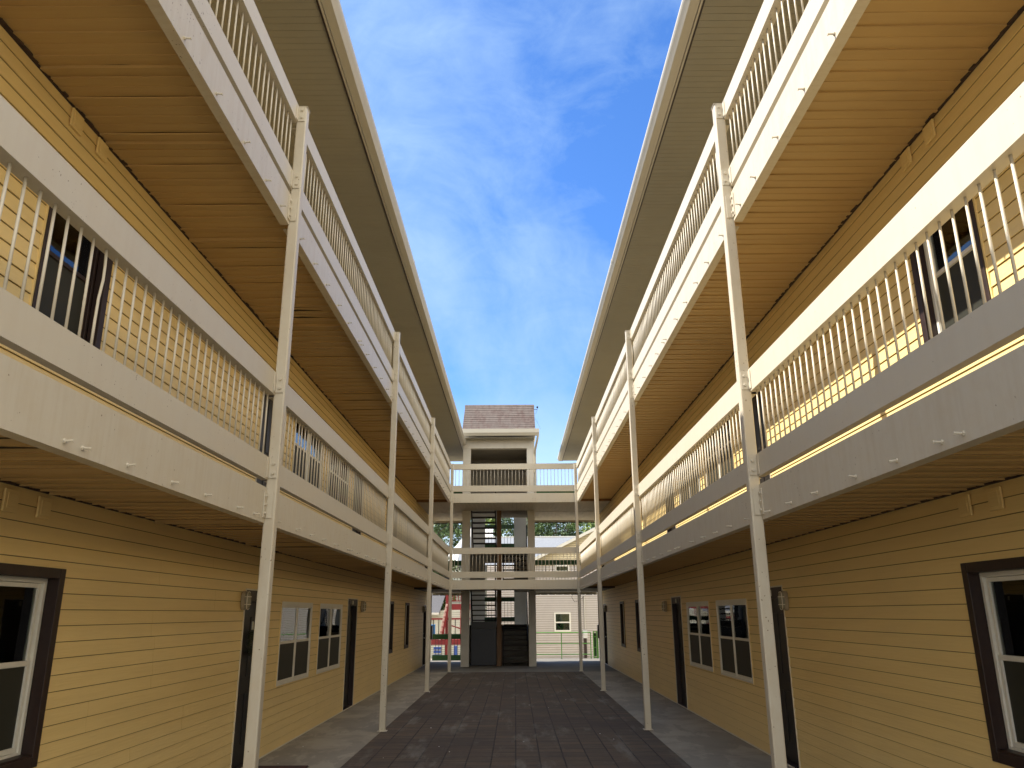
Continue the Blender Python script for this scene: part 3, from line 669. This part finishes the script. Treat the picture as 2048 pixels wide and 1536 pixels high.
# roof: ridge along x, courses as real steps
YR0, YRI, ZE, ZRI = 28.66, 30.20, 8.47, 9.80
RXa, RXb = TX0 + .0, TX1 + .06
Rf = link('roof', MB().box(RXa + .04, RXb - .04, 28.9, 31.6, 8.30, 8.40).mesh('roof', 'tower'), T)
nC = 13
for sg in (1, -1):
    mb = MB()
    for k in range(nC):
        t0, t1 = k / nC, (k + 1) / nC
        y0, y1 = YR0 + (YRI - YR0) * t0, YR0 + (YRI - YR0) * t1; z0, z1 = ZE + (ZRI - ZE) * t0, ZE + (ZRI - ZE) * t1
        if sg < 0: y0, y1 = 2 * YRI - y0, 2 * YRI - y1
        x = RXa - random.uniform(0, .2); 
        while x < RXb:
            xe = min(x + random.choice((.15, .22, .30)), RXb); xs_ = max(x, RXa)
            if xe > xs_:
                lift = .030 + random.uniform(0, .008)
                Q = [(xs_, y0, z0 + lift - .02), (xe, y0, z0 + lift - .02), (xe, y1, z1 - .004), (xs_, y1, z1 - .004)]
                mb.quad(*Q); mb.quad((xs_, y0, z0 - .02), (xe, y0, z0 - .02), (xe, y0, z0 + lift - .02), (xs_, y0, z0 + lift - .02))
            x = xe
    mb.build('shingles', 'shingle', Rf)
MB().prism([(YRI - .1, ZRI - .085), (YRI, ZRI + .015), (YRI + .1, ZRI - .085)], 'x', RXa - .01, RXb + .01).build('ridge_cap', 'shingle', Rf)
for x in (RXa, RXb - .03):
    MB().prism([(YR0 + .02, ZE - .06), (YRI, ZRI - .045), (2 * YRI - YR0 - .02, ZE - .06), (2 * YRI - YR0 - .02, ZE - .2), (YR0 + .02, ZE - .2)], 'x', x, x + .03).build('gable_board', 'tower', Rf)
mb = MB()
x = TX0
while x < TX1: mb.box(x, min(x + .096, TX1), 28.70, TY0 + .01, 8.30 - .16, 8.152); x += .1
mb.build('eave_soffit', 'roof_soffit', Rf)
MB().prism([(28.68, 8.31), (28.68, 8.20), (28.60, 8.20), (28.56, 8.26), (28.53, 8.30), (28.53, 8.45), (28.68, 8.45)], 'x', TX0 - .03, TX1 + .20).build('gutter', 'gutter', Rf)
ds = [(TX1 + .16, 28.60, 8.24), (TX1 + .13, 28.72, 8.05), (TX1 + .05, 29.05, 7.72), (TX1 + .045, 29.25, 7.55), (TX1 + .045, 29.25, 6.0)]
MB().tube(ds, .042, 8).build('downspout', 'gutter', Rf)
mb = MB(); mb.box(TX1 + .01, TX1 + .05, 28.72, 28.76, 8.0, 8.19); mb.box(TX1 - .01, TX1 + .03, TY0 - .015, TY0 + .02, 6.9, 8.14); mb.build('trim_strip', 'trim', Rf)

# small weather sensor at the ridge
S_ = thing('weather_sensor', 'small dark ball sensor on a bracket at the right end of the shingled roof', 'antenna', (RXb, 30.15, 9.5))
MB().tube([(RXb, 30.15, 9.60), (RXb + .13, 30.15, 9.60), (RXb + .135, 30.15, 9.66)], .011, 6).build('arm', 'door', S_)
mb = MB(); mb.tube([(RXb + .135, 30.15, 9.655 + .01 * i) for i in range(9)], [.012, .028, .036, .040, .042, .040, .036, .028, .012], 10); mb.build('sensor_head', 'door', S_)
MB().tube([(RXb + .13, 30.15, 9.6), (RXb + .09, 30.12, 9.45), (RXb + .02, 30.1, 9.4)], .004, 5).build('cable', 'door', S_)
tag(MB().tube([(RXb + .03, 29.6, 9.1), (RXb + .12, 29.2, 8.8), (RXb + .2, 28.8, 8.50)], .004, 5).build('roof_cable', 'door'), 'thin loose cable beside the right edge of the shingled tower roof', 'cable')

# ------------------------------------------------------------------ rear guards
def green_guard(xa, xb, zf, y, label, toe=True, name='green_guard'):
    G = thing(name, label, 'railing', ((xa + xb) / 2, y, zf), 'green guard boards behind the tower')
    MB().box(xa, xb, y, y + .04, zf + .82, zf + 1.02).build('top_board', 'green', G, bevel=.004)
    MB().box(xa, xb, y, y + .04, zf + .01, zf + .22).build('toe_board', 'green', G, bevel=.004)
    n = max(2, int((xb - xa) / .122)); mb = MB()
    for k in range(1, n):
        x = xa + (xb - xa) * k / n; MB().box(x - .008, x + .008, y + .042, y + .056, zf + .1, zf + .95).build('bar', 'door', G)
green_guard(WALL[-1] + .02, TX0 - .01, 0, 33.0, 'ground-level green board guard left of the stair tower')
for fl in (1, 2):
    zf = CH[fl][1] - .012
    green_guard(WALL[-1] + .03, TX0 - .02, zf, 32.56, '%s-storey green board guard left of the stair tower' % STOR[fl])
    green_guard(TX1 + .02, WALL[1] - .03, zf, 32.56, '%s-storey green board guard right of the stair tower' % STOR[fl])
F = thing('pipe_railing', 'bright green pipe railing at the slab edge behind the right side', 'railing', (2, 33.75, 0))
for z in (1.03, .60, .18): MB().tube([(TX1 - .4, 33.8, z), (3.10, 33.8, z)], .017, 8).build('rail', 'lime', F)
for x in (.35, 1.90, 3.10): MB().tube([(x, 33.8, 0), (x, 33.8, 1.04)], .019, 8).build('upright', 'lime', F)
F = thing('side_gate', 'bright green ladder-like side gate beside the right wing corner', 'gate', (3.3, 33.8, 0))
mb = MB(); mb.box(3.20, 3.235, 33.78, 33.82, .02, 1.08); mb.box(3.34, 3.41, 33.78, 33.82, .02, 1.08)
for z in (.05, .44, .86, 1.05): mb.box(3.236, 3.339, 33.785, 33.815, z - .02, z + .02)
mb.build('gate_frame', 'lime', F); MB().box(3.24, 3.335, 33.83, 33.84, .1, 1.0).build('gate_mesh', 'green', F)

# electrical boxes on the building corners
for s, lab in ((-1, 'small black box at the far corner of the left wing, waist high'), (1, 'small brown box at the far corner of the right wing, waist high')):
    b = MB().box(WALL[s] - s * .03, WALL[s] - s * .10, 31.9, 32.15, .85, 1.35); b.box(WALL[s] - s * .10, WALL[s] - s * .106, 31.92, 32.13, .87, 1.33); b.tube([(WALL[s] - s * .05, 32.02, 1.35), (WALL[s] - s * .05, 32.02, 2.5)], .012, 6)
    tag(b.build('meter_box', 'door' if s < 0 else 'brown'), lab, 'electrical box')
b = MB().box(3.30, 3.285, 10.62, 10.72, .33, .47); b.box(3.285, 3.262, 10.635, 10.705, .36, .45)
tag(b.build('outlet_box', 'lamp', bevel=.004), 'weatherproof outlet box low on the right wall beside the first post', 'outlet')

# ------------------------------------------------------------------ wall lamps
def lamp(s, y, z, label):
    X = WALL[s] - s * .016; Lp = thing('wall_lamp', label, 'lamp', (X, y, z), 'bulkhead lamps beside the doors')
    def ring(hw, hh, n=20, p=3.2):
        return [(math.copysign(abs(math.cos(a)) ** (2 / p), math.cos(a)) * hw, math.copysign(abs(math.sin(a)) ** (2 / p), math.sin(a)) * hh) for a in (2 * math.pi * i / n for i in range(n))]
    MB().prism([(y + a, z + b) for a, b in ring(.062, .115)], 'x', X - s * .045, X).build('housing', 'lamp', Lp, bevel=.004)
    mb = MB(); rings = [(.050, .100, .045), (.050, .100, .070), (.040, .085, .092), (.018, .05, .100)]; idx = []
    for hw, hh, d in rings:
        idx.append(len(mb.v)); mb.v += [(X - s * d, y + a, z + b) for a, b in ring(hw, hh)]
    for p, q in zip(idx, idx[1:]):
        for j in range(20): mb.f.append((p + j, p + (j + 1) % 20, q + (j + 1) % 20, q + j))
    mb.f.append(tuple(idx[-1] + j for j in range(20))); mb.build('lens', 'lens', Lp, smooth=True)
    mb = MB()
    for zz_ in (-.045, .045): mb.tube([(X - s * .046, y - .058, z + zz_), (X - s * .085, y - .053, z + zz_), (X - s * .106, y, z + zz_), (X - s * .085, y + .053, z + zz_), (X - s * .046, y + .058, z + zz_)], .0045, 6)
    mb.tube([(X - s * .075, y + a * 1.13, z + b * 1.06) for a, b in ring(.050, .100)] + [(X - s * .075, y + .0565, z)], .0045, 6)
    mb.build('cage', 'trim', Lp)
lamp(-1, 9.90, 1.97, 'caged bulkhead lamp before the first ground-floor door on the left wall')
lamp(-1, 17.62, 1.965, 'caged bulkhead lamp past the second ground-floor door on the left wall')
lamp(-1, 29.35, 1.965, 'caged bulkhead lamp by the last ground-floor door on the left wall')
lamp(1, 9.87, 1.93, 'caged bulkhead lamp before the first ground-floor door on the right wall')
lamp(1, 17.75, 1.93, 'caged bulkhead lamp past the second ground-floor door on the right wall')
lamp(1, 29.35, 1.94, 'caged bulkhead lamp by the last ground-floor door on the right wall')

# ------------------------------------------------------------------ small things
rw = random.Random(4); mb = MB(); yc, zc, xw = 10.52, 1.45, WALL[-1] - .055
for k in range(520):
    a = rw.uniform(0, 2 * math.pi); r = rw.gauss(.13, .03); y = yc + r * math.cos(a); z = zc + r * math.sin(a); x = xw + rw.uniform(0, .05)
    d = Vector((rw.uniform(.1, .8), rw.gauss(0, 1), rw.gauss(0, 1))).normalized() * rw.uniform(.04, .09); q = d.cross(Vector((1, .2, .1))).normalized() * .004
    mb.poly([(x, y - q.y, z - q.z), (x, y + q.y, z + q.z), tuple(Vector((x, y, z)) + d)])
Wt = thing('wreath', 'dark bushy wreath hanging on the first door of the left wall', 'wreath', (xw, yc, zc))
mb.build('greenery', 'wreath', Wt); MB().box(xw + .03, xw + .045, yc - .06, yc - .02, zc + .17, zc + .27).build('ribbon', 'ribbon', Wt)
m_ = thing('doormat', 'dark red patterned doormat on the concrete beside the first left post', 'mat', (-3.0, 10.3, 0))
MB().box(-3.32, -2.56, 10.02, 10.53, .005, .020).build('pile', 'mat', m_, bevel=.004)
MB().box(-3.33, -2.55, 10.01, 10.54, .0045, .010).build('rubber_border', 'door', m_)
rs = random.Random(9); mb = MB()
for k in range(26):
    x, y = rs.uniform(-3.1, 3.1), rs.uniform(9.5, 24); r = rs.uniform(.006, .016)
    i = len(mb.v); mb.v += [(x + r * math.cos(a) * rs.uniform(.6, 1.3), y + r * math.sin(a) * rs.uniform(.6, 1.3), .0065) for a in (0, 1.3, 2.4, 3.6, 5)] + [(x, y, .006 + r * .6)]
    for j in range(5): mb.f.append((i + j, i + (j + 1) % 5, i + 5))
tag(mb.build('litter', 'paper'), 'tiny pale scraps scattered over the courtyard paving and walkways', 'litter', kind='stuff')

# ------------------------------------------------------------------ beyond: neighbour houses, deck, trees
def lapwall(name, parent, m, x0, x1, y, z0, z1, ops=(), top=None, course=.1143):
    mb = MB(); z = z0
    while z < z1:
        e = min(z + course, z1)
        xa, xb = x0, x1
        if top: xa, xb = top(z)
        if xb > xa:
            segs = [(xa, xb)]
            for o in ops:
                if o[2] < (z + e) / 2 < o[3]:
                    ns = []
                    for p, q in segs:
                        if o[0] > p: ns.append((p, min(o[0], q)))
                        if o[1] < q: ns.append((max(o[1], p), q))
                    segs = ns
            for p, q in segs:
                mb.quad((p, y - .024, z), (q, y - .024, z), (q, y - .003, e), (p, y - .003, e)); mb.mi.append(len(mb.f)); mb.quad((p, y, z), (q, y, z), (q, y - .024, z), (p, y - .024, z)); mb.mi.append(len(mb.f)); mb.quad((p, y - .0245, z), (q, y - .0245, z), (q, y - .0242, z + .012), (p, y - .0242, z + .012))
        z = e
    return mb.build(name, m, parent)
H = thing('neighbour_house', 'two-storey pinkish grey siding house behind the right end of the courtyard', 'house', (4, 46, -.6))
HY = 46.0; winA = (2.20, 3.14, .80, 1.84); winB = (2.30, 3.10, 3.75, 4.46); G0, GP = .55, 6.2
ZE_ = 4.42
lapwall('wall', H, 'pinksiding', -1.6, 10, HY, -.66, ZE_ - 1.2, (winA,), course=.125)
lapwall('wall', H, 'pinksiding', -1.6, 10, HY, ZE_ - 1.2, ZE_, (winB,), course=.125)
lapwall('gable', H, 'bgbeige', 0, 0, HY, ZE_, 7.1, top=lambda z: (G0 + (z - ZE_) / .485, 2 * GP - G0 - (z - ZE_) / .485), course=.125)
MB().box(-1.6, 10, HY + .08, HY + 8, -.66, ZE_).build('house_body', 'pinksiding', H)
for wn, zmid in ((winA, 1.30), (winB, 4.1)):
    W_ = link('window', MB().mesh('window', 'white'), H)
    mb = MB(); win_frame_y = lambda mb, x0, x1, z0, z1, wd, y0, y1: (mb.box(x0, x0 + wd, y0, y1, z0, z1), mb.box(x1 - wd, x1, y0, y1, z0, z1), mb.box(x0 + wd, x1 - wd, y0, y1, z1 - wd, z1), mb.box(x0 + wd, x1 - wd, y0, y1, z0, z0 + wd))
    win_frame_y(mb, *wn, .085, HY - .05, HY + .02); mb.box(wn[0] + .085, wn[1] - .085, HY - .04, HY + .02, zmid - .035, zmid + .035); mb.build('frame', 'white', W_)
    MB().box(wn[0] + .05, wn[1] - .05, HY + .022, HY + .03, wn[2] + .05, wn[3] - .05).build('pane', 'glass', W_)
    MB().box(wn[0] + .05, wn[1] - .05, HY + .05, HY + .06, zmid, wn[3] - .05).build('blind', 'blind', W_)
    MB().box(wn[0] + .05, wn[1] - .05, HY + .05, HY + .06, wn[2] + .05, zmid).build('dark_interior', 'unlit_room', W_)
rk = lambda x: ZE_ + (x - G0) * .485
Rr = MB().prism([(G0 - .5, rk(G0 - .5)), (GP, rk(GP)), (2 * GP - G0 + .5, rk(G0 - .5)), (2 * GP - G0 + .5, rk(G0 - .5) + .16), (GP, rk(GP) + .16), (G0 - .5, rk(G0 - .5) + .16)], 'y', HY - .35, HY + 8).build('gable_roof', 'shingle2', H)
MB().prism([(G0 - .5, rk(G0 - .5) - .02), (GP, rk(GP) - .02), (GP, rk(GP) + .15), (G0 - .5, rk(G0 - .5) + .15)], 'y', HY - .40, HY - .351).build('rake_board', 'white', H)
MB().prism([(HY + 1.0, 4.55), (HY + 5.5, 6.55), (HY + 10, 4.55)], 'x', -3.4, 12).build('main_roof', 'shingle2', H)
MB().box(-3.4, 12, HY + 5.42, HY + 5.58, 6.53, 6.60).build('ridge_cap', 'white', H)  # white strip paints the bright highlight along the ridge
Cb = thing('service_mast', 'grey electric conduit and meter on the pinkish house wall', 'electrical', (3.9, HY, 1))
MB().tube([(3.92, HY - .06, .95), (3.92, HY - .06, 2.75)], .03, 8).build('conduit', 'metal', Cb)
MB().box(3.80, 4.04, HY - .16, HY - .03, .45, .85).tube([(3.94, HY - .16, .72), (3.94, HY - .22, .72)], .10, 12).build('meter', 'panel', Cb)
MB().box(3.83, 3.99, HY - .12, HY - .04, -.6, .44).build('lower_box', 'brown', Cb)
MB().tube([(3.92, HY - .1, 2.7), (3.6, HY - .3, 2.45), (3.35, HY - .4, 2.4), (3.2, HY - .4, 2.65), (3.3, HY - .3, 3.0)], .014, 6).build('cable', 'door', Cb)

H2 = thing('small_house', 'pale house with charcoal roof behind the red deck, left of the tower', 'house', (-6, 50, -.6))
lapwall('wall', H2, 'whitesiding', -9, -2.2, 48, -.66, 2.0)
MB().box(-9, -2.2, 48.05, 54, -.66, 2.0).build('house_body', 'whitesiding', H2)
MB().poly([(-9.3, 47.5, 1.85), (-4.45, 47.5, 1.85), (-4.0, 51, 4.1), (-9.3, 51, 4.1)]).poly([(-4.45, 47.5, 1.85), (-4.45, 47.5, 1.75), (-4.0, 51, 4.0), (-4.0, 51, 4.1)]).build('roof', 'darkshingle', H2)
MB().box(-9.3, -4.45, 47.46, 47.5, 1.75, 1.87).build('fascia_board', 'white', H2)
H3 = thing('white_house', 'white house with pale hipped roof seen left of the tower at middle storey', 'house', (-4, 56, -.6))
lapwall('wall', H3, 'whitesiding', -5.0, -1.8, 56, -.66, 5.2)
MB().box(-5.0, -1.8, 56.05, 62, -.66, 5.2).build('house_body', 'whitesiding', H3)
MB().poly([(-5.2, 55.7, 5.1), (-1.6, 55.7, 5.1), (-1.6, 59, 8.0), (-3.2, 59, 8.0)]).poly([(-5.2, 55.7, 5.1), (-3.2, 59, 8.0), (-5.2, 62, 5.1)]).build('roof', 'panel', H3)

DK = thing('red_deck', 'red painted timber stair deck beyond the left end of the courtyard', 'deck', (-3.8, 43.5, -.6))
for x in (-5.0, -3.62, -2.3):
    MB().box(x - .07, x + .07, 43.0, 43.14, -.66, 3.4).build('deck_post', 'red', DK)
MB().box(-5.1, -2.2, 43.15, 45.0, .42, .50).build('platform', 'red', DK); MB().box(-5.1, -2.2, 42.94, 42.99, .24, .50).build('fascia_board', 'red', DK)
MB().box(-3.6, -2.2, 43.15, 45.0, 2.2, 2.28).build('platform', 'red', DK); MB().box(-3.55, -2.2, 42.94, 42.99, 2.0, 2.30).build('fascia_board', 'red', DK)
for (xa, xb, z) in ((-5.0, -2.3, .5), (-3.55, -2.3, 2.3)):
    MB().box(xa, xb, 42.95, 42.99, z + 1.0, z + 1.09).build('handrail', 'red', DK); MB().box(xa, xb, 42.95, 42.99, z + .12, z + .18).build('lower_rail', 'red', DK)
    x = xa + .1; k = 0
    while x < xb:
        MB().box(x - .02, x + .02, 43.0, 43.03, z + .18, z + 1.0).build('deck_baluster', 'red' if z > 1 else ('white' if k % 2 else 'door'), DK); x += .145; k += 1
MB().beam((-3.60, 42.90, 2.3), (-3.98, 42.90, .50), .05, .12).build('stair_stringer', 'pink', DK)
MB().beam((-3.50, 42.85, 2.3), (-3.86, 42.85, .50), .05, .10).build('stair_stringer', 'red', DK)
for k in range(7): MB().box(-3.98 + .055 * k, -3.80 + .055 * k, 42.75, 42.86, .62 + k * .25, .66 + k * .25).build('step', 'red', DK)
MB().box(-2.9, -2.86, 42.9, 42.93, .5, 2.0).beam((-3.5, 42.9, 1.25), (-2.4, 42.9, .9), .03, .06).build('brace', 'red', DK)
bn = thing('blue_bin', 'bright blue wheeled bin on the red deck, left edge of the gap', 'bin', (-4.42, 43.6, .5))
MB().prism([(-4.62, 43.3), (-4.26, 43.3), (-4.26, 43.7), (-4.62, 43.7)], 'z', .51, 1.20).build('bin_body', 'blue', bn, bevel=.02); MB().box(-4.64, -4.24, 43.28, 43.74, 1.20, 1.26).build('bin_lid', 'blue', bn, bevel=.015)
cr = thing('blue_crate', 'dark blue slatted crate on the ground under the red deck', 'crate', (-4.05, 42.8, -.6))
for z in (-.55, -.35, -.15, .02): MB().box(-4.24, -3.86, 42.6, 42.95, z, z + .13).build('slat', 'darkblue', cr)
tag(MB().prism([(-3.2, 42.7), (-3.02, 42.7), (-3.02, 42.9), (-3.2, 42.9)], 'z', -.66, .2).build('blue_barrel', 'darkblue', bevel=.03), 'narrow blue plastic drum standing right of the blue crate', 'barrel')

# trees: trunk, limbs and many leaf-sized faces in clumps
def tree(x, y, h, rad, mats, label, seed, dens=1.0, zc0=.30, leaf=.30):
    r = random.Random(seed)
    T_ = thing('leafy_tree', label, 'tree', (x, y, -.66), 'trees behind the houses')
    mb = MB(); mb.tube([(x, y, -.66), (x + .1, y, h * .3), (x - .1, y + .1, h * .6), (x, y, h * .9)], [.28, .22, .14, .04], 10)
    for k in range(9):
        z = h * r.uniform(.3, .75); a = r.uniform(0, 6.28); d = rad * r.uniform(.5, .9)
        mb.tube([(x, y, z), (x + math.cos(a) * d * .5, y + math.sin(a) * d * .5, z + d * .3), (x + math.cos(a) * d, y + math.sin(a) * d, z + d * .7)], [.09, .06, .02], 6)
    mb.build('trunk', 'bark', T_)
    per = {m: MB() for m in mats}
    for c in range(int(150 * dens)):
        a = r.uniform(0, 6.28); t = r.uniform(zc0, 1.0); rr = rad * math.sqrt(max(.05, 1 - ((t - .62) / .45) ** 2)) * r.uniform(.25, 1.05)
        cxx, cyy, czz = x + math.cos(a) * rr, y + math.sin(a) * rr, h * t; cr_ = r.uniform(.35, .85); m = r.choice(mats); b = per[m]
        for k in range(int(cr_ * 120)):
            v = Vector((r.gauss(0, 1), r.gauss(0, 1), r.gauss(0, .8))).normalized() * cr_ * r.random() ** .4
            p = Vector((cxx, cyy, czz)) + v; u = Vector((r.gauss(0, 1), r.gauss(0, 1), r.gauss(0, .6))).normalized() * leaf * r.uniform(.6, 1.2); q = u.cross(Vector((r.gauss(0, 1), r.gauss(0, 1), r.gauss(0, 1)))).normalized() * leaf * .45
            b.poly([tuple(p - u * .5), tuple(p + q * .5), tuple(p + u * .5), tuple(p - q * .5)])
    for m, b in per.items():
        if b.f: b.build('crown', m, T_)
tree(-7.5, 62, 9.8, 4.2, ['leaf3', 'leaf'], 'dark leafy tree far left behind the pale houses', 1)
tree(-3.6, 66, 10.2, 3.6, ['leaf3', 'leaf', 'leaf2'], 'mixed green tree just left of the tower behind the white house', 2)
tree(.2, 70, 10.2, 3.6, ['leaf', 'leaf3'], 'leafy tree seen through the open stair tower', 3, .8)
tree(3.6, 68, 10.2, 3.8, ['leaf', 'leaf3', 'leaf'], 'full green tree above the grey roof right of the tower', 4, 1.0)
tree(6.6, 72, 10.6, 3.2, ['leaf', 'leaf2'], 'airy green tree above the grey roof behind the gable', 5, .8)
tree(8.6, 64, 9.8, 3.0, ['leaf2'], 'light yellow-green tree at the far right behind the gable', 6, 1.0)
tree(-5.5, 51, 6.2, 1.6, ['leaf2', 'leaf'], 'small bright green tree between the two pale houses on the left', 8, .7, zc0=.15)
tree(-13, 70, 10.4, 5, ['leaf3', 'leaf'], 'broad dark tree at the outer left of the tree line', 9)
tree(13.5, 72, 10.6, 5, ['leaf', 'leaf3'], 'broad green tree at the outer right of the tree line', 10)
